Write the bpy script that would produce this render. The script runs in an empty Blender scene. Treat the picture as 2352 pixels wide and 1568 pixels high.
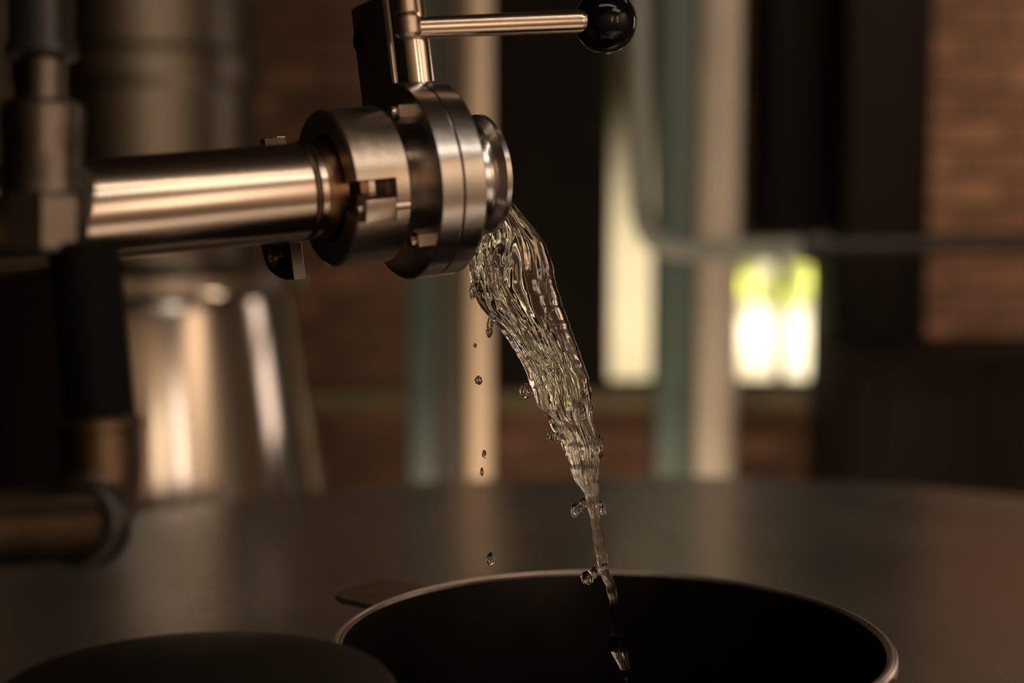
import bpy, bmesh, math, random
from mathutils import Vector, Matrix, noise

random.seed(7)
S = bpy.context.scene
C = S.collection
PI = math.pi

# ------------------------------------------------------------------ camera
FPX = 3593.0                       # focal length in pixels of the 2352 x 1568 frame (55 mm)
PITCH = math.radians(5.5)
CAM = Vector((0.0, 0.0, 1.5))
FW = Vector((0, math.cos(PITCH), -math.sin(PITCH)))
UP = Vector((0, math.sin(PITCH), math.cos(PITCH)))
RT = Vector((1, 0, 0))
cam_data = bpy.data.cameras.new('camera')
cam = bpy.data.objects.new('camera', cam_data)
C.objects.link(cam)
cam.location = CAM
cam.rotation_euler = (math.radians(90) - PITCH, 0, 0)
cam_data.lens = FPX / 2352 * 36
cam_data.sensor_width = 36
cam_data.clip_start = 0.05
cam_data.dof.use_dof = True
cam_data.dof.focus_distance = 0.90
cam_data.dof.aperture_fstop = 2.8
S.camera = cam

# ------------------------------------------------------------------ world, exposure
w = bpy.data.worlds.new('world')
S.world = w
w.use_nodes = True
w.node_tree.nodes['Background'].inputs[0].default_value = (0.9, 0.8, 0.65, 1)
w.node_tree.nodes['Background'].inputs[1].default_value = 0.02
S.view_settings.view_transform = 'Standard'
S.view_settings.look = 'None'
S.view_settings.gamma = 1
S.view_settings.use_curve_mapping = False
S.view_settings.exposure = 0.0
S.cycles.max_bounces = 14
S.cycles.transmission_bounces = 12
S.cycles.sample_clamp_indirect = 4.0
S.cycles.use_denoising = True


# ------------------------------------------------------------------ assumed room lights out of view, with added fills
def area(name, loc, target, sx, sy, energy, color):
    d = bpy.data.lights.new(name, 'AREA')
    d.shape = 'RECTANGLE'
    d.size, d.size_y, d.energy, d.color = sx, sy, energy, color
    o = bpy.data.objects.new(name, d)
    o.location = loc
    o.rotation_euler = (Vector(target) - Vector(loc)).to_track_quat('-Z', 'Y').to_euler()
    C.objects.link(o)
    return o


area('assumed_ceiling_strip', (0.25, 0.05, 2.85), (0.25, 0.05, 0), 1.5, 0.08, 4.5, (1, .80, .62))  # assumed source, no fixture built; gives the bright line along the pipe
area('assumed_rear_light', (1.35, -2.3, 1.78), (0.2, 1.5, 1.3), 0.32, 1.0, 5.0, (1, .76, .50))  # assumed light with no window behind it, read off the vessel's cream streak
area('assumed_rear_side_light', (2.45, -1.75, 1.8), (0, 1.5, 1.4), 0.30, 1.2, 6.0, (1, .82, .66))  # assumed light, no window modelled; placed for the streak on the stem sleeve
area('assumed_right_light', (2.85, 3.55, 1.80), (-0.6, 2.7, 1.2), 0.55, 1.0, 5.0, (1, .76, .62))  # assumed light, the right wall has no opening; gives the vessel's right streak
area('wall_wash_fill', (1.0, -1.0, 2.8), (0.9, -2.6, 1.3), 1.6, 0.15, 34.0, (1, .80, .62))  # added light: warms the rear wall mirrored in the steel
area('right_wash_fill', (2.2, -0.7, 2.75), (2.95, -1.1, 1.5), 1.8, 0.15, 70.0, (1, .86, .72))  # added light: brightens the right wall that the valve reflects
area('ceiling_fill', (1.5, -0.5, 2.93), (1.5, -0.5, 0), 1.2, 0.6, 9.0, (1, .86, .72))  # added overhead fill for the upper faces of the valve
area('post_fill', (0.9, 2.0, 2.85), (0.7, 3.6, 1.1), 1.0, 0.12, 9.0, (1, .80, .60))  # added fill out of view, lights posts and back wall
area('low_post_fill', (0.05, 2.45, 0.55), (0.0, 3.6, 1.15), 0.7, 0.2, 6.5, (1, .76, .52))  # added fill hidden behind the tun, posts grow brighter downwards


# ------------------------------------------------------------------ helpers
def at(px, py, d):
    """World point seen at photo pixel (px, py) at distance d along the view axis."""
    return CAM + RT * ((px - 1176) / FPX * d) + UP * ((784 - py) / FPX * d) + FW * d


def atY(px, py, Y):
    """World point seen at photo pixel (px, py) on the vertical plane y = Y."""
    r = RT * ((px - 1176) / FPX) + UP * ((784 - py) / FPX) + FW
    return CAM + r * (Y / r.y)


def tag(o, label=None, cat=None, group=None, kind=None):
    if label: o['label'] = label
    if cat: o['category'] = cat
    if group: o['group'] = group
    if kind: o['kind'] = kind
    return o


def empty(name, label, cat, mat=None, group=None):
    o = bpy.data.objects.new(name, None)
    o.empty_display_size = 0.02
    if mat is not None: o.matrix_world = mat
    C.objects.link(o)
    return tag(o, label, cat, group)


def obj(name, bm, mat, parent=None, smooth=35):
    bmesh.ops.recalc_face_normals(bm, faces=bm.faces)
    me = bpy.data.meshes.new(name)
    bm.to_mesh(me)
    bm.free()
    me.materials.append(mat)
    if smooth:
        for p in me.polygons: p.use_smooth = True
        me.set_sharp_from_angle(angle=math.radians(smooth))
    o = bpy.data.objects.new(name, me)
    C.objects.link(o)
    if parent: o.parent = parent
    return o


def frame(origin, x, z):
    x = Vector(x).normalized()
    z = Vector(z)
    z = (z - x * z.dot(x)).normalized()
    y = z.cross(x)
    m = Matrix((x, y, z)).transposed().to_4x4()
    m.translation = origin
    return m


AX = {'x': Matrix(((0, 0, 1), (1, 0, 0), (0, 1, 0))).to_4x4(),      # profile axis -> x
      'y': Matrix(((0, 1, 0), (0, 0, 1), (1, 0, 0))).to_4x4(),
      'z': Matrix.Identity(4)}


def lathe(bm, prof, axis='z', n=64, a0=0.0, a1=2 * PI, M=None, closed=False):
    """Revolve prof [(r, h)...] about an axis; partial sweep gets end caps when closed."""
    T = (M or Matrix.Identity(4)) @ AX[axis]
    full = abs(a1 - a0 - 2 * PI) < 1e-6
    cols = n if full else n + 1
    rings = []
    for i in range(cols):
        a = a0 + (a1 - a0) * i / n
        rings.append([bm.verts.new(T @ Vector((r * math.cos(a), r * math.sin(a), h))) for r, h in prof])
    k = len(prof)
    segs = k if closed else k - 1
    for i in range(n):
        A, B = rings[i], rings[(i + 1) % cols]
        for j in range(segs):
            q = [A[j], B[j], B[(j + 1) % k], A[(j + 1) % k]]
            try: bm.faces.new(q)
            except ValueError: pass
    if not full and closed:
        bm.faces.new(rings[0])
        bm.faces.new(list(reversed(rings[-1])))
    bmesh.ops.remove_doubles(bm, verts=bm.verts, dist=1e-6)
    return bm


def cyl(bm, p, q, r, r2=None, n=32, bev=0.0):
    """Capped cylinder from p to q with a small edge bevel."""
    p, q = Vector(p), Vector(q)
    d = q - p
    L = d.length
    r2 = r if r2 is None else r2
    x = Vector((1, 0, 0)) if abs(d.x) < 0.9 * L else Vector((0, 1, 0))
    M = frame(p, d.cross(x), d)
    b = min(bev, L * .45)
    prof = [(0, 0), (r - b, 0), (r, b), (r2, L - b), (r2 - b, L), (0, L)] if b > 0 else [(0, 0), (r, 0), (r2, L), (0, L)]
    t = bmesh.new()
    lathe(t, prof, 'z', n, M=M)
    merge(bm, t)
    return bm


def merge(bm, t):
    me = bpy.data.meshes.new('tmp')
    t.to_mesh(me)
    t.free()
    bm.from_mesh(me)
    bpy.data.meshes.remove(me)


def box(bm, lo, hi, bev=0.0, M=None, seg=2):
    t = bmesh.new()
    bmesh.ops.create_cube(t, size=1)
    lo, hi = Vector(lo), Vector(hi)
    for v in t.verts:
        v.co = Vector((lo[i] + (v.co[i] + .5) * (hi[i] - lo[i]) for i in range(3)))
    if bev > 0:
        bmesh.ops.bevel(t, geom=t.edges[:], offset=bev, segments=seg, profile=.6, affect='EDGES')
    if M is not None: bmesh.ops.transform(t, matrix=M, verts=t.verts)
    merge(bm, t)
    return bm


def tube(bm, pts, radii, n=24, cap=True):
    pts = [Vector(p) for p in pts]
    if not hasattr(radii, '__len__'): radii = [radii] * len(pts)
    up = None
    rings = []
    for i, p in enumerate(pts):
        d = (pts[min(i + 1, len(pts) - 1)] - pts[max(i - 1, 0)]).normalized()
        if up is None:
            up = d.orthogonal().normalized()
        up = (up - d * up.dot(d)).normalized()
        sd = d.cross(up)
        rings.append([bm.verts.new(p + (up * math.cos(2 * PI * k / n) + sd * math.sin(2 * PI * k / n)) * radii[i]) for k in range(n)])
    for i in range(len(pts) - 1):
        for k in range(n):
            bm.faces.new((rings[i][k], rings[i][(k + 1) % n], rings[i + 1][(k + 1) % n], rings[i + 1][k]))
    if cap:
        bm.faces.new(list(reversed(rings[0])))
        bm.faces.new(rings[-1])
    return bm


def arc_path(p, c, q, n=10):
    """Quadratic bend from p to q with corner c."""
    p, c, q = Vector(p), Vector(c), Vector(q)
    return [p * (1 - t) ** 2 + c * 2 * t * (1 - t) + q * t * t for t in [i / n for i in range(n + 1)]]


def ball(bm, c, r, sx=1, sy=1, sz=1, u=32, v=20, M=None):
    t = bmesh.new()
    bmesh.ops.create_uvsphere(t, u_segments=u, v_segments=v, radius=r)
    T = Matrix.Translation(Vector(c)) @ (M or Matrix.Identity(4)) @ Matrix.Diagonal((sx, sy, sz, 1))
    bmesh.ops.transform(t, matrix=T, verts=t.verts)
    merge(bm, t)
    return bm


# ------------------------------------------------------------------ materials
def new_mat(name):
    m = bpy.data.materials.new(name)
    m.use_nodes = True
    nt = m.node_tree
    return m, nt, nt.nodes['Principled BSDF']


def pbr(name, col, rough=.5, metal=0.0, var=.15, scale=20, stretch=(1, 1, 1), bump=.0, rvar=.1, obj_random=0.0, spec=.5, bscale=None):
    """Principled material with noise in colour, roughness and relief."""
    m, nt, b = new_mat(name)
    N, L = nt.nodes, nt.links
    tc = N.new('ShaderNodeTexCoord')
    mp = N.new('ShaderNodeMapping')
    mp.inputs['Scale'].default_value = stretch
    L.new(tc.outputs['Object'], mp.inputs[0])
    nz = N.new('ShaderNodeTexNoise')
    nz.inputs['Scale'].default_value = scale
    nz.inputs['Detail'].default_value = 6
    L.new(mp.outputs[0], nz.inputs['Vector'])
    cr = N.new('ShaderNodeValToRGB')
    cr.color_ramp.elements[0].position = .3
    cr.color_ramp.elements[1].position = .7
    cr.color_ramp.elements[0].color = tuple(c * (1 - var) for c in col) + (1,)
    cr.color_ramp.elements[1].color = tuple(min(1, c * (1 + var)) for c in col) + (1,)
    L.new(nz.outputs[0], cr.inputs[0])
    src = cr.outputs[0]
    if obj_random:
        oi = N.new('ShaderNodeObjectInfo')
        hs = N.new('ShaderNodeHueSaturation')
        mr = N.new('ShaderNodeMapRange')
        mr.inputs['To Min'].default_value = 1 - obj_random
        mr.inputs['To Max'].default_value = 1 + obj_random
        L.new(oi.outputs['Random'], mr.inputs[0])
        L.new(mr.outputs[0], hs.inputs['Value'])
        L.new(src, hs.inputs['Color'])
        src = hs.outputs[0]
    L.new(src, b.inputs['Base Color'])
    b.inputs['Metallic'].default_value = metal
    b.inputs['Specular IOR Level'].default_value = spec
    rr = N.new('ShaderNodeMapRange')
    rr.inputs['To Min'].default_value = max(.02, rough - rvar)
    rr.inputs['To Max'].default_value = min(1, rough + rvar)
    L.new(nz.outputs[0], rr.inputs[0])
    L.new(rr.outputs[0], b.inputs['Roughness'])
    if bump:
        bz = N.new('ShaderNodeTexNoise')
        bz.inputs['Scale'].default_value = bscale or scale * 3
        bz.inputs['Detail'].default_value = 4
        L.new(mp.outputs[0], bz.inputs['Vector'])
        bp = N.new('ShaderNodeBump')
        bp.inputs['Strength'].default_value = bump
        bp.inputs['Distance'].default_value = .001
        L.new(bz.outputs[0], bp.inputs['Height'])
        L.new(bp.outputs[0], b.inputs['Normal'])
    return m


STEEL = pbr('brushed_steel', (.60, .57, .54), .24, 1, .10, 30, (1, 1, 1), .08, .06, bscale=160)
STEEL_DULL = pbr('dull_steel', (.54, .45, .37), .32, 1, .12, 40, (1, 1, 1), .12, .08, bscale=220)
STEEL_PIPE = pbr('drawn_steel_tube', (.58, .47, .37), .22, 1, .10, 14, (.25, 3, 3), .05, .07, bscale=90)
STEEL_BRIGHT = pbr('polished_steel', (.68, .62, .56), .14, 1, .06, 40, (1, 1, 1), .03, .04)
HEAT_SHADE = pbr('heat_tinted_shaded_steel', (.20, .115, .06), .34, 1, .3, 40, (1, 1, 1), .1, .08)  # brown heat tint, made darker to include the clamp's shade
RIM_STEEL = pbr('worn_rim_steel', (.74, .69, .63), .30, .9, .1, 60, (1, 1, 1), .05, .08)
STEEL_TUN = pbr('scuffed_tun_steel', (.56, .52, .48), .26, .90, .14, 5, (1, 1, 1), .06, .06, bscale=30)
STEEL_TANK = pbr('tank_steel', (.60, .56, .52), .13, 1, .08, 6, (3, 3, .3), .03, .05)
STEEL_GRIMY = pbr('grimy_steel', (.15, .13, .11), .34, 1, .25, 40, (1, 1, 1), .12, .08, bscale=120)
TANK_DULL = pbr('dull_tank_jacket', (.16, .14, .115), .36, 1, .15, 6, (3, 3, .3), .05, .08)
CREAM_WARM = pbr('warm_cream_paint', (.80, .63, .46), .45, 0, .06, 8, (1, 1, 1), .05, .08)
POT_IN = pbr('dark_pot_inside', (.022, .018, .016), .4, .8, .2, 20, (1, 1, 1), 0, .1)  # near-black inner face of the pot
BLACK_RUBBER = pbr('black_rubber', (.003, .003, .003), .7, 0, .2, 30, (1, 1, 1), .1, .1, spec=.12)
BLACK_KNOB = pbr('black_bakelite', (.004, .004, .004), .12, 0, .2, 60, (1, 1, 1), .05, .05, spec=.28, bscale=300)
BRASS_DARK = pbr('tarnished_brass', (.10, .068, .045), .38, 1, .3, 25, (1, 1, 1), .15, .1)
CANISTER = pbr('blackened_tin', (.022, .018, .015), .5, .6, .25, 30, (1, 1, 1), .1, .1)
IRON_DARK = pbr('dark_iron', (.05, .045, .04), .42, .7, .2, 30, (1, 1, 1), .1, .1)
TEAL = pbr('teal_gloss_paint', (.075, .115, .10), .40, 0, .10, 12, (1, 1, 1), .05, .08)
TEAL_DARK = pbr('dark_teal_paint', (.035, .058, .052), .40, 0, .10, 12, (1, 1, 1), .05, .08)
OLIVE = pbr('olive_grey_paint', (.12, .105, .08), .5, 0, .12, 12, (1, 1, 1), .05, .08)
CREAM = pbr('cream_paint', (.52, .455, .38), .45, 0, .06, 8, (1, 1, 1), .05, .08)
GREY_PAINT = pbr('grey_green_conduit_paint', (.25, .27, .24), .35, 0, .1, 20, (1, 1, 1), .05, .08)
BRICK = pbr('red_brown_brick', (.26, .14, .09), .85, 0, .25, 25, (1, 1, 1), .5, .08, obj_random=.35, spec=.2)
MORTAR = pbr('mortar', (.20, .15, .11), .9, 0, .2, 40, (1, 1, 1), .4, .05, spec=.2)
PLASTER = pbr('ochre_plaster', (.40, .30, .215), .85, 0, .15, 3, (1, 1, 1), .2, .05, spec=.2)
DARK_WALL = pbr('dark_boards', (.018, .013, .010), .7, 0, .2, 6, (1, 1, .2), .2, .05, spec=.15)
DARK_WOOD = pbr('dark_stained_wood', (.012, .008, .006), .6, 0, .3, 8, (6, 6, .5), .2, .1, spec=.15)
STONE = pbr('olive_stone', (.30, .25, .15), .8, 0, .2, 9, (1, 1, 1), .3, .08, spec=.3)
FLOOR = pbr('dark_concrete', (.09, .075, .06), .6, 0, .25, 4, (1, 1, 1), .2, .1)
CEIL = pbr('dark_ceiling_boards', (.05, .038, .028), .8, 0, .2, 5, (.3, 4, 1), .1, .05)
GARDEN = pbr('pale_render', (.82, .76, .66), .9, 0, .06, 4, (1, 1, 1), .1, .05)
LEAF = pbr('bright_leaves', (.60, .68, .13), .6, 0, .3, 30, (1, 1, 1), .1, .1)
SOIL = pbr('garden_gravel', (.30, .22, .13), .9, 0, .3, 30, (1, 1, 1), .3, .05)


def make_water(name, ior=1.36):
    m, nt, b = new_mat(name)
    b.inputs['Base Color'].default_value = (.985, .965, .93, 1)
    b.inputs['Roughness'].default_value = 0.0
    b.inputs['IOR'].default_value = ior
    b.inputs['Transmission Weight'].default_value = 1
    tc = nt.nodes.new('ShaderNodeTexCoord')
    nz = nt.nodes.new('ShaderNodeTexNoise')
    nz.inputs['Scale'].default_value = 120
    bp = nt.nodes.new('ShaderNodeBump')
    bp.inputs['Strength'].default_value = .02
    bp.inputs['Distance'].default_value = .0006
    nt.links.new(tc.outputs['Object'], nz.inputs['Vector'])
    nt.links.new(nz.outputs[0], bp.inputs['Height'])
    nt.links.new(bp.outputs[0], b.inputs['Normal'])
    return m


WATER = make_water('clear_spirit')
LIQUID = pbr('dark_liquid', (.006, .005, .004), .06, 0, .1, 10, (1, 1, 1), .03, .03)


def make_glass():
    m, nt, b = new_mat('window_glass')
    N, L = nt.nodes, nt.links
    N.remove(b)
    out = N['Material Output']
    tr = N.new('ShaderNodeBsdfTransparent')
    tr.inputs[0].default_value = (.93, .95, .92, 1)
    gl = N.new('ShaderNodeBsdfGlossy')
    gl.inputs['Roughness'].default_value = .03
    fr = N.new('ShaderNodeFresnel')
    fr.inputs[0].default_value = 1.45
    mx = N.new('ShaderNodeMixShader')
    L.new(fr.outputs[0], mx.inputs[0])
    L.new(tr.outputs[0], mx.inputs[1])
    L.new(gl.outputs[0], mx.inputs[2])
    L.new(mx.outputs[0], out.inputs[0])
    return m


GLASS = make_glass()

# ------------------------------------------------------------------ room shell
RX0, RX1, RY0, RY1, RZ1 = -3.0, 3.0, -2.6, 4.2, 2.95
bm = box(bmesh.new(), (RX0 - .2, RY0 - .2, -.15), (RX1 + .2, RY1 + .2, 0)); tag(obj('floor', bm, FLOOR, smooth=0), kind='structure')
bm = box(bmesh.new(), (RX0 - .2, RY0 - .2, RZ1), (RX1 + .2, RY1 + .2, RZ1 + .12)); tag(obj('ceiling', bm, CEIL, smooth=0), kind='structure')
bm = box(bmesh.new(), (RX0 - .2, RY0 - .2, 0), (RX0, RY1 + .2, RZ1)); tag(obj('wall_left', bm, DARK_WALL, smooth=0), kind='structure')
bm = box(bmesh.new(), (RX1, RY0 - .2, 0), (RX1 + .2, RY1 + .2, RZ1)); tag(obj('wall_right', bm, PLASTER, smooth=0), kind='structure')
bm = box(bmesh.new(), (RX0, RY0 - .2, 0), (RX1, RY0, RZ1)); tag(obj('wall_front', bm, PLASTER, smooth=0), kind='structure')

# back wall with window openings; each opening (x0, x1, z0, z1)
def X(px): return atY(px, 700, RY1).x
def Z(py): return atY(1176, py, RY1).z


SILL = Z(892)
openings = [(X(1392), X(1516), SILL, Z(-260)), (X(1652), X(1930), SILL, Z(560))]
bm = bmesh.new()
xs = [RX0, openings[0][0], openings[0][1], openings[1][0], openings[1][1], RX1]
T0, T1 = RY1, RY1 + .16
for i in (0, 2, 4):
    box(bm, (xs[i], T0, 0), (xs[i + 1], T1, RZ1))
for (x0, x1, z0, z1) in openings:
    box(bm, (x0, T0, 0), (x1, T1, z0))
    box(bm, (x0, T0, z1), (x1, T1, RZ1))
wall_back = tag(obj('wall_back', bm, MORTAR, smooth=0), kind='structure')

# bricks of the back wall (the part the photograph shows)
bw, bh, bg = .215, .065, .011
bmb = box(bmesh.new(), (-bw / 2, -.012, -bh / 2), (bw / 2, .006, bh / 2), .004, seg=1)
brick0 = obj('brick', bmb, BRICK, wall_back, smooth=0)
bmb = box(bmesh.new(), (-bw / 4 + .003, -.012, -bh / 2), (bw / 4 - .003, .006, bh / 2), .004, seg=1)
half0 = obj('brick', bmb, BRICK, wall_back, smooth=0)
used = {'full': False, 'half': False}


def put_brick(kind, x, z):
    src = brick0 if kind == 'full' else half0
    if used[kind]:
        o = src.copy(); C.objects.link(o)
    else:
        o = src; used[kind] = True
    o.location = (x, RY1 - .001 + random.uniform(-.003, .002), z)
    o.rotation_euler = (0, random.uniform(-.006, .006), random.uniform(-.006, .006))


zz0, zz1 = Z(1150), Z(-40)
row = 0
z = zz0
pitch_b = bw + bg
nb = 0
while z < zz1:
    x = X(560) - (pitch_b / 2 if row % 2 else 0)
    while x < X(2440):
        ok = True; left_free = right_free = True
        for (x0, x1, oz0, oz1) in openings:
            if z + bh / 2 > oz0 - .03 and z - bh / 2 < oz1 + .03 and x + bw / 2 > x0 - .035 and x - bw / 2 < x1 + .035:
                ok = False
                if x - bw / 2 < x0 - .035 - bw / 2: pass
                if not (x - bw / 4 - bw / 4 + .01 < x0 - .035 - bw / 2 + .01): left_free = False
                if not (x + bw / 2 > x1 + .035 + bw / 2 - .01): right_free = False
        if ok and nb < 296:
            put_brick('full', x, z); nb += 1
        elif nb < 296:
            if left_free: put_brick('half', x - bw / 4, z); nb += 1
            elif right_free: put_brick('half', x + bw / 4, z); nb += 1
        x += pitch_b
    z += bh + bg
    row += 1

# stone ledge along the wall under the windows
bm = box(bmesh.new(), (X(560), RY1 - .075, SILL - .05), (X(1945), RY1 - .0135, SILL - .002), .006)
tag(obj('trim_1', bm, STONE, smooth=30), kind='structure')

# windows
def window(n, op, mullions, transoms):
    x0, x1, z0, z1 = op
    e = bpy.data.objects.new('window_%d' % n, None)
    e.location = ((x0 + x1) / 2, RY1 + .08, z0)
    C.objects.link(e)
    tag(e, kind='structure')
    cx = (x0 + x1) / 2
    f = .014
    b = bmesh.new()
    hw, hh = (x1 - x0) / 2, z1 - z0
    box(b, (-hw, -.03, 0), (-hw + f, .03, hh), .002)
    box(b, (hw - f, -.03, 0), (hw, .03, hh), .002)
    box(b, (-hw + f, -.03, 0), (hw - f, .03, f), .002)
    box(b, (-hw + f, -.03, hh - f), (hw - f, .03, hh), .002)
    obj('window_frame', b, DARK_WOOD, e, smooth=30)
    edges = [-hw + f]
    for mx in mullions:
        m0 = mx - cx
        b = box(bmesh.new(), (m0 - .009, -.025, f), (m0 + .009, .025, hh - f), .002)
        obj('mullion', b, DARK_WOOD, e, smooth=30)
        edges += [m0 - .009, m0 + .009]
    edges.append(hw - f)
    for k in range(0, len(edges), 2):
        b = box(bmesh.new(), (edges[k], -.002, f), (edges[k + 1], .002, hh - f))
        obj('pane', b, GLASS, e, smooth=0)
    return e


window(1, openings[0], [], 0)
window(2, openings[1], [X(1803)], 0)

# dark shutters closed over a third window
e = bpy.data.objects.new('window_3', None)
sx0, sx1 = X(1128), X(1388)
e.location = ((sx0 + sx1) / 2, RY1 - .02, SILL)
C.objects.link(e)
tag(e, kind='structure')
hw = (sx1 - sx0) / 2
sh = Z(-60) - SILL
b = bmesh.new()
box(b, (-hw, -.03, .004), (-hw + .03, .004, sh), .003); box(b, (hw - .03, -.03, .004), (hw, .004, sh), .003)
obj('window_frame', b, DARK_WOOD, e, smooth=30)
npl = 4
pw = (2 * hw - .06) / npl
for k in range(npl):
    b = box(bmesh.new(), (-hw + .031 + k * pw, -.022, .006), (-hw + .029 + (k + 1) * pw, .004, sh), .004)
    obj('plank', b, DARK_WOOD, e, smooth=30)

# garden seen through the panes
bm = box(bmesh.new(), (-.6, 5.55, -.15), (3.2, 5.7, 2.6)); tag(obj('garden_wall', bm, GARDEN, smooth=0), kind='structure')
bm = box(bmesh.new(), (-.6, RY1 + .16, .62), (3.2, 5.55, .70)); tag(obj('ground', bm, SOIL, smooth=0), kind='structure')
bm = bmesh.new()
rnd = random.Random(3)
for k in range(1700):
    p = Vector((rnd.uniform(.62, 2.2), 5.1 + rnd.uniform(-.16, .16), 1.42 + rnd.uniform(-.27, .24)))
    q = Vector((rnd.uniform(-1, 1), rnd.uniform(-1, 1), rnd.uniform(-1, .4))).normalized()
    sd = q.cross(Vector((.3, .5, .8))).normalized() * .018
    L_ = rnd.uniform(.05, .09)
    n_ = q.cross(sd).normalized() * .006
    vs = [bm.verts.new(p), bm.verts.new(p + q * L_ * .5 + sd + n_), bm.verts.new(p + q * L_), bm.verts.new(p + q * L_ * .5 - sd + n_)]
    bm.faces.new(vs)
tag(obj('hanging_foliage', bm, LEAF, smooth=0), 'bright green leaves hanging outside the small window', 'foliage', kind='stuff')


def spot(name, loc, target, angle, energy, color):
    d = bpy.data.lights.new(name, 'SPOT')
    d.energy, d.color, d.spot_size, d.spot_blend, d.shadow_soft_size = energy, color, math.radians(angle), 1.0, .04
    o = bpy.data.objects.new(name, d)
    o.location = loc
    o.rotation_euler = (Vector(target) - Vector(loc)).to_track_quat('-Z', 'Y').to_euler()
    C.objects.link(o)


spot('garden_fill', (1.02, 4.55, 1.22), (1.06, 5.55, 1.10), 44, 150, (1, .87, .70))  # added spot: makes the garden wall glow behind the right pane
spot('garden_fill', (.74, 4.55, 1.22), (.785, 5.55, 1.08), 28, 55, (1, .87, .70))  # added spot: smaller bright pool behind the left pane
spot('garden_fill', (.40, 4.55, 1.15), (.44, 5.55, .98), 92, 62, (1, .82, .58))  # added spot: wide glow behind the narrow window
spot('brick_fill', (1.75, 3.2, 2.4), (1.38, 4.2, 1.45), 75, 28, (1, .72, .50))  # added spot: lifts the brick at the right

# ------------------------------------------------------------------ mash tun with the round steel top
TUN = Vector((0.17, 1.25, 0.0))
TR, TZ = 0.92, 1.10
tun = empty('mash_tun', 'wide round steel tun with flat scuffed lid under the pot', 'vat', Matrix.Translation(TUN))
bm = lathe(bmesh.new(), [(0, .04), (TR - .02, .04), (TR - .012, .05), (TR - .012, TZ - .06), (0, TZ - .06)], 'z', 128)
obj('body', bm, STEEL_TANK, tun)
prof = [(0, TZ), (TR * .5, TZ + .0), (TR - .05, TZ - .001), (TR - .03, TZ + .002), (TR - .008, TZ + .003), (TR, TZ - .004), (TR + .002, TZ - .012), (TR, TZ - .03), (TR - .011, TZ - .032),
        (TR - .011, TZ - .058), (0, TZ - .058)]
bm = lathe(bmesh.new(), prof, 'z', 160)
obj('lid', bm, STEEL_TUN, tun, smooth=25)
for k in range(4):
    a = PI / 4 + k * PI / 2
    bm = cyl(bmesh.new(), ((TR - .15) * math.cos(a), (TR - .15) * math.sin(a), 0), ((TR - .15) * math.cos(a), (TR - .15) * math.sin(a), .045), .035, n=20)
    obj('foot', bm, IRON_DARK, tun)

# ------------------------------------------------------------------ pot
PC = at(1404, 1466, .90)
PR = 641 / FPX * .90
PH = PC.z - (TZ + .0)
pot = empty('stock_pot', 'round steel pot with thin bright rim catching the poured water', 'pot', Matrix.Translation((PC.x, PC.y, TZ + .0005)))
t = .0035
prof = [(0, 0), (PR - .016, 0), (PR - .008, .003), (PR - .004, .010), (PR - .0015, PH - .012), (PR + .0002, PH - .006), (PR, PH - .0015), (PR - .0012, PH), (PR - .0052, PH), (PR - .0064, PH - .0012)]
bm = lathe(bmesh.new(), prof, 'z', 160)
obj('wall', bm, STEEL_DULL, pot, smooth=25)
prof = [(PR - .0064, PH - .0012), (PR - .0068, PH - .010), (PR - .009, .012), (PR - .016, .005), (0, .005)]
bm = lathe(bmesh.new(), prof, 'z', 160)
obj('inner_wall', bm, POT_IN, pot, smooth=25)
bm = bmesh.new()
rim = [(PR - .0030 + .0012 * math.cos(a), PH + .0003 + .0007 * math.sin(a)) for a in [2 * PI * k / 10 for k in range(10)]]
lathe(bm, rim, 'z', 160, closed=True)
obj('rim', bm, RIM_STEEL, pot, smooth=60)
for a in (math.radians(142), math.radians(-36)):
    # flat tab handle riveted just below the rim
    M = Matrix.Rotation(a, 4, 'Z')
    b = bmesh.new()
    pts = []
    hwid, out = .028, .040
    outline = [(PR - .002, -hwid), (PR + out - .012, -hwid), (PR + out - .003, -hwid + .004), (PR + out, -hwid + .012), (PR + out, hwid - .012), (PR + out - .003, hwid - .004), (PR + out - .012, hwid), (PR - .002, hwid)]
    top = [b.verts.new(M @ Vector((x, y, PH - .0015))) for x, y in outline]
    bot = [b.verts.new(M @ Vector((x, y, PH - .0050))) for x, y in outline]
    b.faces.new(top); b.faces.new(list(reversed(bot)))
    for k in range(len(top)):
        b.faces.new((top[k], bot[k], bot[(k + 1) % len(top)], top[(k + 1) % len(top)]))
    h = obj('handle', b, STEEL_DULL, pot, smooth=30)
    for s in (-1, 1):
        b = bmesh.new()
        ball(b, M @ Vector((PR + .001, s * .018, PH - .024)), .0045, u=14, v=10)
        obj('rivet', b, STEEL_BRIGHT, h)
bm = bmesh.new()
lathe(bm, [(0, .060), (PR - .0085, .060), (PR - .0085, .058), (0, .058)], 'z', 96)
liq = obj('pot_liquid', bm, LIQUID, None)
liq.matrix_world = Matrix.Translation((PC.x, PC.y, TZ))
tag(liq, 'dark liquid lying in the bottom of the steel pot', 'liquid')

# dark canister in front of the pot
LC = at(450, 1572, .73)
LR = 460 / FPX * .73
can = empty('dark_canister', 'low dark metal canister with slightly domed lid before the pot', 'canister', Matrix.Translation((LC.x, LC.y, TZ + .0005)))
LH = LC.z - TZ
prof = [(0, 0), (LR - .008, 0), (LR - .004, .004), (LR - .003, LH - .024), (0, LH - .024)]
obj('body', lathe(bmesh.new(), prof, 'z', 96), CANISTER, can)
prof = [(0, LH + .009), (LR * .35, LH + .0078), (LR * .7, LH + .004), (LR * .9, LH + .001), (LR - .003, LH - .001), (LR, LH - .005), (LR, LH - .022), (LR - .0025, LH - .0235), (0, LH - .0235)]
obj('lid', lathe(bmesh.new(), prof, 'z', 96), CANISTER, can, smooth=30)

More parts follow.
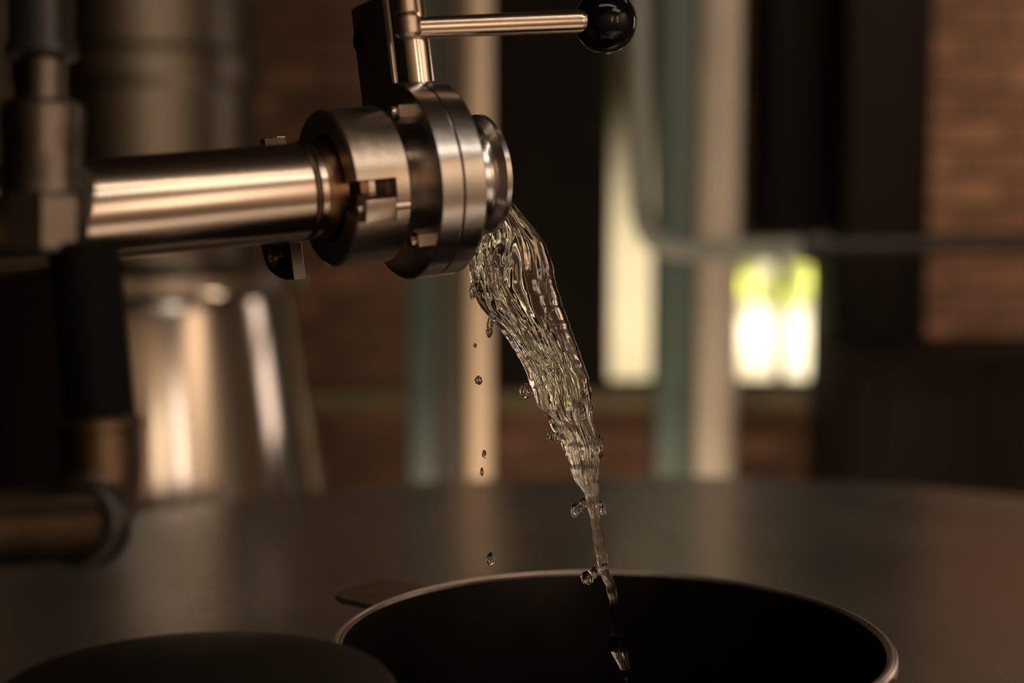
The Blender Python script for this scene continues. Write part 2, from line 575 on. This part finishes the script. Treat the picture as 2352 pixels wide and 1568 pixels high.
# ------------------------------------------------------------------ valve line: frame along the pipe axis
PA, PB = at(265, 478, .78), at(1120, 399, .88)
axis = (PB - PA).normalized()
stem_dir = RT * -.12 + UP * .99 + FW * -.07
VM = frame(PA, axis, stem_dir)          # local x along the pipe, y towards the camera, z up the stem


def VO(s): return VM @ Matrix.Translation((s, 0, 0))


# pipe
pipe = empty('steel_pipe', 'long horizontal brushed steel pipe carrying the valve', 'pipe', VM)
pr = .0254
bm = lathe(bmesh.new(), [(pr, -.32), (pr, .105), (pr - .0016, .105), (pr - .0016, -.32)], 'x', 72, closed=True)
obj('tube', bm, STEEL_PIPE, pipe)
bm = lathe(bmesh.new(), [(pr + .0002, .0975), (pr + .0008, .0985), (pr + .0008, .1005), (pr + .0002, .1015)], 'x', 72)
obj('weld_bead', bm, BRASS_DARK, pipe)
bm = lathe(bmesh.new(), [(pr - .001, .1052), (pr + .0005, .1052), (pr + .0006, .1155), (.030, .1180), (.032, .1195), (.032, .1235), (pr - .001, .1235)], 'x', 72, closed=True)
obj('ferrule', bm, HEAT_SHADE, pipe)

# clamp (hinged halves)
CL0, CL1 = .1125, .1440
clamp = empty('pipe_clamp', 'hinged two-piece steel clamp round the pipe joint', 'clamp', VM)
ri, rg_, ro = .0288, .0334, .042
cprof = [(ri, CL0 + .0006), (ri + .0006, CL0), (ro - .0012, CL0), (ro, CL0 + .0012), (ro, CL1 - .0012), (ro - .0012, CL1), (ri + .0006, CL1), (ri, CL1 - .0006),
         (ri, CL1 - .003), (rg_, CL1 - .005), (rg_, CL0 + .0045), (ri, CL0 + .003)]
# local +y points away from the camera: angle 180 of the lathe is the near side
bm = lathe(bmesh.new(), cprof, 'x', 56, math.radians(8), math.radians(179), closed=True)
# prong on the valve side running down past the hinge
pprof = [(rg_, CL1 - .0085), (ro, CL1 - .0085), (ro, CL1 - .0012), (ro - .0012, CL1), (rg_, CL1)]
lathe(bm, pprof, 'x', 16, math.radians(178), math.radians(209), closed=True)
uh = obj('upper_half', bm, STEEL_DULL, clamp, smooth=30)
bm = lathe(bmesh.new(), cprof, 'x', 48, math.radians(209), math.radians(352), closed=True)
obj('lower_half', bm, STEEL_DULL, clamp, smooth=30)
# hinge block with pin on the near side
hm = Matrix.Rotation(math.radians(20), 4, 'X')
b = bmesh.new()
box(b, (CL0 + .003, -ro - .0045, -.0065), (CL1 - .0105, -rg_ - .0008, .0065), .002, M=hm)
hb = obj('hinge_block', b, STEEL_DULL, clamp, smooth=30)
b = bmesh.new()
c0 = hm @ Vector((CL0 + .0005, -ro + .0015, 0)); c1 = hm @ Vector((CL1 - .001, -ro + .0015, 0))
cyl(b, c0, c1, .0024, n=20, bev=.0005)
obj('hinge_pin', b, STEEL_BRIGHT, clamp)
# lugs, swing bolt and wing nut on the far side
xm = (CL0 + CL1) / 2 - .006
b = bmesh.new()
box(b, (xm - .009, ro - .004, .014), (xm + .009, .102, .026), .004)
obj('lug', b, STEEL_DULL, clamp, smooth=30)
b = bmesh.new()
box(b, (xm - .009, ro - .004, -.026), (xm + .009, .102, -.014), .004)
obj('lug', b, STEEL_DULL, clamp, smooth=30)
b = bmesh.new()
cyl(b, (xm, .094, -.034), (xm, .094, .036), .0036, n=20, bev=.0008)
for k in range(8):
    lathe(b, [(.0036, k * .0016 - .013), (.0042, k * .0016 - .0123), (.0036, k * .0016 - .0116)], 'z', 16, M=Matrix.Translation((xm, .094, 0)))
sb = obj('swing_bolt', b, STEEL_DULL, clamp)
b = bmesh.new()
cyl(b, (xm, .094, .027), (xm, .094, .037), .0075, n=6, bev=.0008)
obj('nut', b, STEEL_DULL, clamp, smooth=30)
b = bmesh.new()
ball(b, (xm, .106, .0285), .0075, 1, 1, .9, 20, 14)
obj('bolt_eye', b, STEEL_DULL, clamp)
# wing nut: hub and two quarter-round wings
b = bmesh.new()
cyl(b, (xm, .094, -.033), (xm, .094, -.026), .0072, .0062, n=24, bev=.001)
wn = obj('wing_nut', b, STEEL_DULL, clamp)
poly = [(-.012, -.024), (.036, -.024)] + [(-.012 + .046 * math.cos(a), -.031 - .0160 * math.sin(a)) for a in [PI / 2 * k / 14 for k in range(15)]]
b = bmesh.new()
fr_ = [b.verts.new((xm - .0045, .089 + y, zz)) for y, zz in poly]
bk_ = [b.verts.new((xm + .0035, .089 + y, zz)) for y, zz in poly]
b.faces.new(fr_); b.faces.new(list(reversed(bk_)))
for k in range(len(poly)):
    b.faces.new((fr_[k], bk_[k], bk_[(k + 1) % len(poly)], fr_[(k + 1) % len(poly)]))
bmesh.ops.bevel(b, geom=[e_ for e_ in b.edges if abs(e_.verts[0].co.x - e_.verts[1].co.x) < 1e-6], offset=.0006, segments=1, affect='EDGES')
obj('wing', b, STEEL_GRIMY, wn, smooth=30)
b = bmesh.new()
lathe(b, [(.0040, -.0056), (.0058, -.0056), (.0058, -.0040), (.0040, -.0040)], 'x', 28, M=Matrix.Translation((xm, .089 + .018, -.0325)), closed=True)
obj('hole_rim', b, STEEL_DULL, wn, smooth=30)

# butterfly valve
valve = empty('butterfly_valve', 'steel butterfly valve pouring water with black ball handle', 'valve', VM)
B0, B1 = .1555, .1824
BM = (B0 + B1) / 2 - .0002
br = .0535
ferr = [(.0235, .124), (.0322, .124), (.0322, .1275), (.0275, .1325), (.0252, .136), (.0252, B0 + .004), (.0235, B0 + .004)]
obj('inlet_ferrule', lathe(bmesh.new(), ferr, 'x', 72, closed=True), STEEL_DULL, valve, smooth=30)
half = [(.0245, B0), (br - .0007, B0), (br, B0 + .0007), (br, BM - .0008), (br - .0005, BM - .0002), (.0245, BM - .0002)]
obj('body_half', lathe(bmesh.new(), half, 'x', 128, closed=True), STEEL, valve, smooth=30)
half = [(.0245, BM + .0004), (br - .0008, BM + .0004), (br - .0002, BM + .001), (br - .0002, B1 - .0010), (br - .0012, B1), (.0245, B1)]
obj('body_half', lathe(bmesh.new(), half, 'x', 128, closed=True), STEEL, valve, smooth=30)
b = bmesh.new()
lathe(b, [(.030, BM - .001), (br - .0016, BM - .001), (br - .0016, BM + .001), (.030, BM + .001)], 'x', 96, closed=True)
obj('gasket', b, BLACK_RUBBER, valve)
for k, ang in enumerate((117, 235, -3)):
    a = math.radians(ang)
    y, zc = .0405 * math.cos(a), .0405 * math.sin(a)
    b = bmesh.new()
    cyl(b, (B0 - .0055, y, zc), (B0 + .001, y, zc), .0062, n=6, bev=.0006)
    cyl(b, (B0 - .0085, y, zc), (B0 - .005, y, zc), .0034, n=16, bev=.0006)
    obj('bolt', b, STEEL_BRIGHT, valve, smooth=30)
    b = bmesh.new()
    cyl(b, (B1 - .001, y, zc), (B1 + .0045, y, zc), .0056, n=24, bev=.0012)
    obj('bolt_head', b, STEEL_BRIGHT, valve, smooth=30)
ferr = [(.0235, B1 - .004), (.0270, B1 - .004), (.0272, .1985), (.0278, .2012), (.0296, .2032), (.0329, .2052), (.0334, .2057), (.0334, .2086), (.0328, .2092), (.0240, .2092), (.0235, .2086)]
obj('outlet_ferrule', lathe(bmesh.new(), ferr, 'x', 96, closed=True), STEEL, valve, smooth=30)
# disc inside, standing open
b = bmesh.new()
ball(b, (BM, 0, 0), .0228, 1, .12, 1, 40, 24, M=Matrix.Rotation(math.radians(4), 4, 'Z'))
obj('valve_disc', b, STEEL, valve)
# stem tower (large) and sleeve
SX = .1735
b = bmesh.new()
box(b, (SX - .0130, .0020, .0300), (SX + .0085, .0480, .1030), .003, seg=3)
tw = obj('trigger_housing', b, STEEL, valve, smooth=30)
b = bmesh.new()
cyl(b, (SX - .0134, .0415, .083), (SX - .0126, .0415, .083), .0062, n=24)
obj('plug', b, BLACK_RUBBER, tw)
b = bmesh.new()
cyl(b, (SX, 0, .0505), (SX, 0, .1015), .0106, n=64, bev=.0008)
obj('stem_sleeve', b, STEEL_BRIGHT, valve, smooth=30)
b = bmesh.new()
cyl(b, (SX, 0, .045), (SX, 0, .057), .0075, n=40, bev=.0005)
obj('stem', b, STEEL_DULL, valve, smooth=30)
# boss carrying the lever
VI = VM.inverted()
p_boss = VI @ at(934, 36, .842)
p_rod0 = VI @ at(950, 64, .846)
p_rod1 = VI @ at(1345, 48, .868)
p_knob = VI @ at(1390, 50, .876)
b = bmesh.new()
bz = Vector((0, 0, 1))
cyl(b, p_boss - bz * .0115, p_boss + bz * .0005, .0072, n=40, bev=.0018)
cyl(b, p_boss + bz * .0008, p_boss + bz * .016, .0070, n=40, bev=.0008)
boss = obj('lever_boss', b, STEEL_DULL, valve, smooth=30)
b = bmesh.new()
d = (p_rod1 - p_rod0).normalized()
tube(b, [p_rod0, p_rod0 + (p_rod1 - p_rod0) * .3, p_rod1 - d * .004, p_rod1 - d * .0012, p_rod1, p_rod1 + d * .012], [.0058, .0059, .0064, .0064, .0056, .004], 40)
lever = obj('lever', b, STEEL_PIPE, valve, smooth=40)
b = ball(bmesh.new(), p_knob, .0176, u=56, v=36)
obj('ball_knob', b, BLACK_KNOB, valve, smooth=60)

# ------------------------------------------------------------------ riser fittings close to the camera
DL = .675
rise_top, rise_bot = at(96, -160, DL), at(199, 575, DL)
RM = frame(rise_top, RT, rise_top - rise_bot)
RMi = RM.inverted()
px2m = DL / FPX


def h_at(py): return -((py + 160) / math.cos(math.radians(7))) * px2m


riser = empty('pipe_riser', 'blurred dark upright pipe with stepped collar nearest the camera', 'pipe', RM)
prof = [(0, h_at(-3600)), (.0135, h_at(-3600)), (.0135, h_at(90)), (.0150, h_at(105)), (.0152, h_at(128)), (.0110, h_at(140)), (0, h_at(140))]
obj('upper_tube', lathe(bmesh.new(), prof, 'z', 56), IRON_DARK, riser, smooth=30)
prof = [(0, h_at(138)), (.0105, h_at(138)), (.0105, h_at(240)), (0, h_at(240))]
obj('neck', lathe(bmesh.new(), prof, 'z', 48), STEEL_GRIMY, riser, smooth=30)
prof = [(0, h_at(232)), (.0155, h_at(232)), (.0178, h_at(246)), (.0178, h_at(300)), (.0172, h_at(325)), (.0172, h_at(400)), (.0180, h_at(415)), (.0180, h_at(440)), (.0170, h_at(448)), (0, h_at(448))]
obj('collar', lathe(bmesh.new(), prof, 'z', 56), STEEL_GRIMY, riser, smooth=30)
b = bmesh.new()
lathe(b, [(0, h_at(446)), (.0188, h_at(446)), (.0196, h_at(456)), (.0196, h_at(566)), (.0188, h_at(574)), (0, h_at(574))], 'z', 8, M=Matrix.Rotation(.3, 4, 'Z'))
obj('union_nut', b, STEEL_GRIMY, riser, smooth=20)
# sleeve that carries the riser on the horizontal pipe
b = bmesh.new()
pc = RMi @ (VM @ Vector((-.022, 0, 0)))
pn = RMi @ at(166, 430, DL)
cyl(b, pn, pn.lerp(pc, max(0.1, 1 - (pr + .001) / (pc - pn).length)), .010, n=32)
obj('side_branch', b, IRON_DARK, riser)

hose_a, hose_b = at(190, 560, DL), at(232, 985, DL)
b = bmesh.new()
n = 14
tube(b, [hose_a.lerp(hose_b, k / n) for k in range(n + 1)], [.0150] * (n + 1), 40)
hose = obj('rubber_hose', b, BLACK_RUBBER, None)
tag(hose, 'short black rubber hose joining the riser to the elbow below', 'hose')

elbow = empty('brass_elbow', 'tarnished brown elbow fitting under the black hose', 'elbow', Matrix.Translation(at(232, 1050, DL)))
EO = Matrix.Translation(at(232, 1050, DL)).inverted()
b = bmesh.new()
e0, e1, e2 = EO @ at(226, 962, DL), EO @ at(236, 1190, DL), EO @ at(150, 1196, DL * .96)
path = [e0] + arc_path(EO @ at(230, 1040, DL), e1, e2, 12)
tube(b, path, .0172, 40)
obj('bend', b, BRASS_DARK, elbow, smooth=40)
b = bmesh.new()
cyl(b, EO @ at(225, 958, DL), EO @ at(228, 1000, DL), .0180, n=48, bev=.002)
obj('collar', b, BRASS_DARK, elbow, smooth=30)
b = bmesh.new()
cyl(b, EO @ at(214, 1200, DL * .975), EO @ at(176, 1202, DL * .955), .0185, n=48, bev=.002)
obj('ring', b, IRON_DARK, elbow, smooth=30)
b = bmesh.new()
cyl(b, EO @ at(186, 1204, DL * .96), EO @ at(-260, 1232, DL * .86), .0150, n=48, bev=.001)
obj('tube', b, BRASS_DARK, elbow, smooth=30)

# ------------------------------------------------------------------ falling water
OUT = [  # y, left x, right x, depth, thickness factor
    (432, 1118, 1160, .892, .9), (465, 1112, 1178, .891, .9), (500, 1102, 1208, .890, .8), (540, 1090, 1240, .889, .7), (580, 1079, 1262, .889, .62), (615, 1078, 1272, .889, .58),
    (650, 1079, 1277, .889, .55), (690, 1094, 1290, .890, .55), (720, 1116, 1299, .890, .55), (750, 1146, 1310, .890, .55), (800, 1178, 1330, .891, .55), (845, 1205, 1345, .892, .55),
    (880, 1216, 1356, .893, .55), (920, 1230, 1359, .894, .55), (955, 1252, 1361, .895, .58), (985, 1270, 1366, .896, .62), (1015, 1285, 1376, .897, .65), (1040, 1300, 1380, .898, .7),
    (1075, 1308, 1377, .899, .75), (1110, 1326, 1376, .900, .8), (1140, 1346, 1375, .901, .9), (1175, 1352, 1377, .902, 1), (1200, 1358, 1379, .903, 1), (1240, 1364, 1387, .904, 1),
    (1275, 1368, 1396, .905, 1), (1305, 1372, 1396, .906, 1), (1340, 1391, 1416, .907, 1), (1390, 1402, 1420, .909, 1), (1440, 1408, 1430, .911, 1), (1475, 1398, 1440, .912, .8), (1515, 1410, 1446, .913, .8), (1538, 1428, 1446, .914, 1)]


def lerp_out(y):
    for k in range(len(OUT) - 1):
        a, b = OUT[k], OUT[k + 1]
        if a[0] <= y <= b[0]:
            t = (y - a[0]) / (b[0] - a[0])
            return [a[i] + (b[i] - a[i]) * t for i in range(5)]
    return OUT[-1]


def build_stream():
    b = bmesh.new()
    NY, NA = 640, 220
    y0, y1 = OUT[0][0], OUT[-1][0]
    # slope of the fall, so that ridges run along the flow
    ys = [y0 + (y1 - y0) * i / NY for i in range(NY + 1)]
    rings = []
    for i, y in enumerate(ys):
        o = [0] * 5
        # smooth outline
        for dy in (-14, -7, 0, 7, 14):
            q = lerp_out(min(max(y + dy, y0), y1))
            o = [o[k] + q[k] / 5 for k in range(5)]
        _, xl, xr, D, tf = o
        px = D / FPX
        cx, hw = (xl + xr) / 2, (xr - xl) / 2
        tw_ = min(1.0, hw / 30.0)
        hw += tw_ * (3.0 * noise.noise(Vector((y * .04, 3.1, 0))) + .8 * noise.noise(Vector((y * .10, 8.1, 0))))
        cx += 2.4 * noise.noise(Vector((y * .035, 31.1, 0)))
        u = (y - 432) / 700.0
        ring = []
        env = min(1.0, (y - y0) / 60.0) * min(1.0, max(.0, (y1 - y) / 12.0))
        thin = min(1.0, max(.36, hw / 36.0))
        for k in range(NA):
            a = 2 * PI * k / NA
            ca, sa = math.cos(a), math.sin(a)
            sx = math.copysign(abs(ca) ** .92, ca)
            sz = math.copysign(abs(sa) ** .85, sa)
            x = sx * hw
            zd = sz * hw * tf * .62
            # long ridges: coordinate across the sheet, strands converging down the fall
            s = sx * (1.0 if sa >= 0 else 1.0)
            side = 0.0 if sa >= 0 else 40.0
            # the near edge of the sheet stays smooth, the rest is finely ribbed
            fine = min(1.0, max(0.0, (.55 - sx) * .8 + (y - 640) / 320.0))
            fs = .62 + .38 * fine
            wob = noise.noise(Vector((s * 1.6 + side, y * .0085, 1.7)))
            r1 = noise.noise(Vector((s * 2.4 + .8 * wob + side, y * .0046, 5.0)))
            r2 = noise.noise(Vector((s * 5.0 * fs + 1.7 * wob + side, y * .0080, 9.0)))
            r3 = noise.noise(Vector((s * 11 * fs + 2.8 * wob + side, y * .012, 13.0)))
            r4 = noise.noise(Vector((s * 4 + side, y * .024, 21.0)))
            rg = (1 - 2.2 * abs(r2)) * .5
            rg3 = (1 - 2.2 * abs(r3)) * .5
            amp = (9.0 * r1 + (3.0 + 4.5 * fine) * rg + (.5 + 3.0 * fine) * rg3 + (.5 + 1.2 * fine) * r4) * thin * env
            # hollow under the lip where the sheet folds in
            hol = 0.0
            if sa < 0 and 520 < y < 800:
                hol = 20.0 * math.exp(-((sx + .15 - .25 * (y - 650) / 150) / .38) ** 2) * math.exp(-((y - 650) / 85.0) ** 2)
            zz = zd - (-amp if sa > 0 else amp) * abs(sa) ** .6 + hol
            xx = x + 1.8 * r4 * thin * env * ca
            if i == NY or i == 0:
                xx *= .35; zz *= .35
            dd = D + zz * px
            ring.append(b.verts.new(at(cx + xx, y, D) + FW * (zz * px)))
        rings.append(ring)
    for i in range(NY):
        for k in range(NA):
            b.faces.new((rings[i][k], rings[i][(k + 1) % NA], rings[i + 1][(k + 1) % NA], rings[i + 1][k]))
    b.faces.new(rings[0]); b.faces.new(list(reversed(rings[-1])))
    return b


stream = obj('water_stream', build_stream(), WATER, None, smooth=180)
tag(stream, 'clear rippling water stream falling from the valve mouth into the pot', 'water')


def blob(px, py, D, rx, ry, seed, lean=0.0):
    b = bmesh.new()
    bmesh.ops.create_icosphere(b, subdivisions=4, radius=1)
    s = D / FPX
    c = at(px, py, D)
    for v in b.verts:
        n_ = v.co.copy()
        k = 1 + .22 * noise.noise(n_ * 1.4 + Vector((seed * 7.1, 0, 0))) + .08 * noise.noise(n_ * 3.5 + Vector((0, seed * 3.3, 0)))
        x, y, zz = n_.x * k, n_.y * k, n_.z * k
        narrow = 1 - .25 * max(0, zz)
        v.co = RT * ((x * rx * narrow + lean * zz * ry) * s) + FW * (y * rx * s) + UP * (zz * ry * s)
    return b, c


# beads of water still joined to the stream
for k, (px, py, rx, ry, ln) in enumerate([(1128, 738, 9, 22, .25), (1124, 762, 8, 13, 0), (1207, 897, 14, 18, -.1), (1222, 900, 12, 9, 0), (1268, 997, 11, 20, .1), (1285, 1003, 14, 16, 0),
                                         (1378, 1025, 11, 26, .1), (1340, 1158, 9, 16, 0), (1088, 668, 11, 20, 0), (1086, 620, 9, 22, -.2), (1335, 1168, 8, 8, 0), (1378, 1158, 9, 9, 0),
                                         (1384, 1300, 14, 13, 0), (1366, 1312, 10, 15, 0)]):
    b, c = blob(px, py, .893 + (py - 700) * .00003, rx, ry, k + 3, ln)
    for v in b.verts: v.co += c
    obj('bead', b, WATER, stream, smooth=180)

DROPS = [(1091, 793, 4.5, 5, 'tiny round water drop, highest of those falling before the cream post'),
         (1099, 873, 9, 10.5, 'largest round water drop falling before the cream post'),
         (1112, 1042, 5.5, 10, 'small oblong water drop falling near the foot of the cream post'),
         (1107, 1083, 4.5, 10, 'thin water drop falling just above the far edge of the tun lid'),
         (1126, 1283, 9.5, 14, 'round water drop falling alone just above the pot rim'),
         (1322, 1172, 10, 19, 'long water drop left of the stream neck above the pot'),
         (1386, 1172, 7, 13, 'small water drop right of the stream neck above the pot'),
         (1349, 1326, 14, 17, 'fat curled water drop beside the stream just inside the pot rim'),
         (1437, 1566, 6, 12, 'water drop below the tip of the stream inside the pot')]
for k, (px, py, rx, ry, lab) in enumerate(DROPS):
    b, c = blob(px, py, .895, rx, ry, k + 30)
    o = obj('water_drop', b, WATER, None, smooth=180)
    o.location = c
    tag(o, lab, 'drop', 'water drops around the stream')

# ------------------------------------------------------------------ background: steel vessel
VD = 2.75
vs = VD / FPX
VC = at(330, 784, VD)
vessel = empty('steel_vessel', 'blurred tall steel vessel with flared lower body behind the pipe', 'vessel', Matrix.Translation((VC.x, VC.y, 0)))
def VZ(py): return at(330, py, VD).z


r_up, r_lo0, r_lo1 = 262 * vs, 345 * vs, 410 * vs
prof = [(0, VZ(600)), (r_up, VZ(600)), (r_up, VZ(215)), (r_up + .012, VZ(200)), (r_up + .012, VZ(140)), (r_up, VZ(125)), (r_up, VZ(-260)), (r_up * .8, VZ(-330)), (0, VZ(-360))]
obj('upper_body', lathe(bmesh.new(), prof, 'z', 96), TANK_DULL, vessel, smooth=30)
prof = [(r_up - .01, VZ(585)), (r_lo0 - .02, VZ(588)), (r_lo0 + .010, VZ(600)), (r_lo0 + .026, VZ(622)), (r_lo0 + .026, VZ(650)), (r_lo0 + .006, VZ(672)), (r_lo0 - .02, VZ(680))]
obj('rim_band', lathe(bmesh.new(), prof, 'z', 96), STEEL_TANK, vessel, smooth=40)
prof = [(r_lo0 - .004, VZ(670)), (r_lo0 + .002, VZ(700)), (r_lo1, VZ(1160)), (r_lo1 + .03, VZ(1400)), (r_lo1 + .03, .25), (r_lo1 * .6, .16), (0, .14)]
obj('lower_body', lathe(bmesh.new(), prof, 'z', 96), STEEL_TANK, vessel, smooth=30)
for k in range(3):
    a = .4 + k * 2 * PI / 3
    b = cyl(bmesh.new(), (r_lo1 * .75 * math.cos(a), r_lo1 * .75 * math.sin(a), 0), (r_lo1 * .75 * math.cos(a), r_lo1 * .75 * math.sin(a), .24), .025, n=20)
    obj('leg', b, STEEL_TANK, vessel)


# ------------------------------------------------------------------ background: painted posts
def post(name, label, px0, px1, Y, mat, depth=.09, round_=False, py=800):
    x0, x1 = atY(px0, py, Y).x, atY(px1, py, Y).x
    e = empty(name, label, 'post', Matrix.Translation(((x0 + x1) / 2, Y + depth / 2, 0)))
    hw = (x1 - x0) / 2
    b = bmesh.new()
    if round_: cyl(b, (0, 0, .012), (0, 0, RZ1 - .012), hw, n=48)
    else: box(b, (-hw, -depth / 2, .012), (hw, depth / 2, RZ1 - .012), .006)
    obj('shaft', b, mat, e, smooth=30)
    b = box(bmesh.new(), (-hw, -depth / 2 - .03, 0), (hw, depth / 2 + .03, .012), .003)
    obj('base_plate', b, mat, e, smooth=30)
    b = box(bmesh.new(), (-hw, -depth / 2 - .03, RZ1 - .012), (hw, depth / 2 + .03, RZ1), .003)
    obj('top_plate', b, mat, e, smooth=30)
    return e


post('steel_post', 'dark teal painted post behind the valve, beside the olive one', 936, 1000, 3.15, TEAL_DARK)
post('steel_post', 'olive grey post between the dark teal and narrow cream posts', 1006, 1062, 3.35, OLIVE)
post('steel_post', 'narrow pale cream round post behind the falling drops', 1069, 1130, 3.15, CREAM_WARM, .06, True)
post('steel_post', 'broad teal painted post to the right of the stream', 1510, 1590, 3.05, TEAL)
post('steel_post', 'broad cream round post beside the broad teal post', 1594, 1702, 3.05, CREAM, .09, True)

# bent conduit
CY = 2.85
cond = empty('conduit', 'grey green pipe bending from upright to level across the posts', 'pipe', Matrix.Translation(atY(1480, 575, CY)))
cO = Matrix.Translation(atY(1480, 575, CY)).inverted()
def cp(px, py, Y=CY): return cO @ atY(px, py, Y)


b = bmesh.new()
path = [cp(1462, -400), cp(1464, 0), cp(1468, 300)] + arc_path(cp(1470, 460), cp(1473, 575), cp(1570, 575), 12) + [cp(1700, 572), cp(1850, 568)]
tube(b, path, 24 / FPX * CY, 28)
obj('bent_tube', b, GREY_PAINT, cond, smooth=40)
b = bmesh.new()
cyl(b, cp(1838, 568), cp(1905, 566), 38 / FPX * CY, n=32, bev=.006)
obj('coupling', b, IRON_DARK, cond, smooth=30)
b = bmesh.new()
tube(b, [cp(1900, 566), cp(2200, 561), cp(2500, 556)], 17 / FPX * CY, 24)
obj('iron_tube', b, IRON_DARK, cond, smooth=40)

# dark cabinets on the right
def cabinet(name, label, px0, px1, py0, py1, Y, depth, doors=2, floor=False):
    a, c_ = atY(px0, py1, Y), atY(px1, py0, Y)
    z0 = 0.0 if floor else a.z
    e = empty(name, label, 'cabinet', Matrix.Translation(((a.x + c_.x) / 2, Y + depth / 2, z0)))
    hw, h = (c_.x - a.x) / 2, c_.z - z0
    b = box(bmesh.new(), (-hw, -depth / 2 + .02, 0), (hw, depth / 2, h), .004)
    obj('carcass', b, DARK_WOOD, e, smooth=30)
    dw = 2 * hw / doors
    for k in range(doors):
        b = bmesh.new()
        x0, x1 = -hw + k * dw + .003, -hw + (k + 1) * dw - .003
        box(b, (x0, -depth / 2 + .004, .02), (x1, -depth / 2 + .02, h - .02), .003)
        for (p0, p1, q0, q1) in ((x0, x0 + .035, .02, h - .02), (x1 - .035, x1, .02, h - .02), (x0 + .035, x1 - .035, .02, .06), (x0 + .035, x1 - .035, h - .06, h - .02)):
            box(b, (p0, -depth / 2 - .006, q0), (p1, -depth / 2 + .006, q1), .003)
        dr = obj('door', b, DARK_WOOD, e, smooth=30)
        b = bmesh.new()
        kx = x1 - .018 if k % 2 == 0 else x0 + .018
        ball(b, (kx, -depth / 2 - .016, h * .5), .011, u=16, v=12)
        obj('knob', b, IRON_DARK, dr)
    return e


cabinet('tall_cabinet', 'tall dark wooden cabinet standing right of the bright window', 1930, 2160, -420, 1100, 3.5, .4, 1, True)
cabinet('wall_cabinet', 'dark wooden wall cabinet hanging above the bright window', 1770, 1926, -420, 545, 3.78, .40, 1)
cabinet('low_cabinet', 'low dark wooden cabinet before the lit brick at right', 1965, 2560, 815, 1100, 3.0, .42, 2, True)
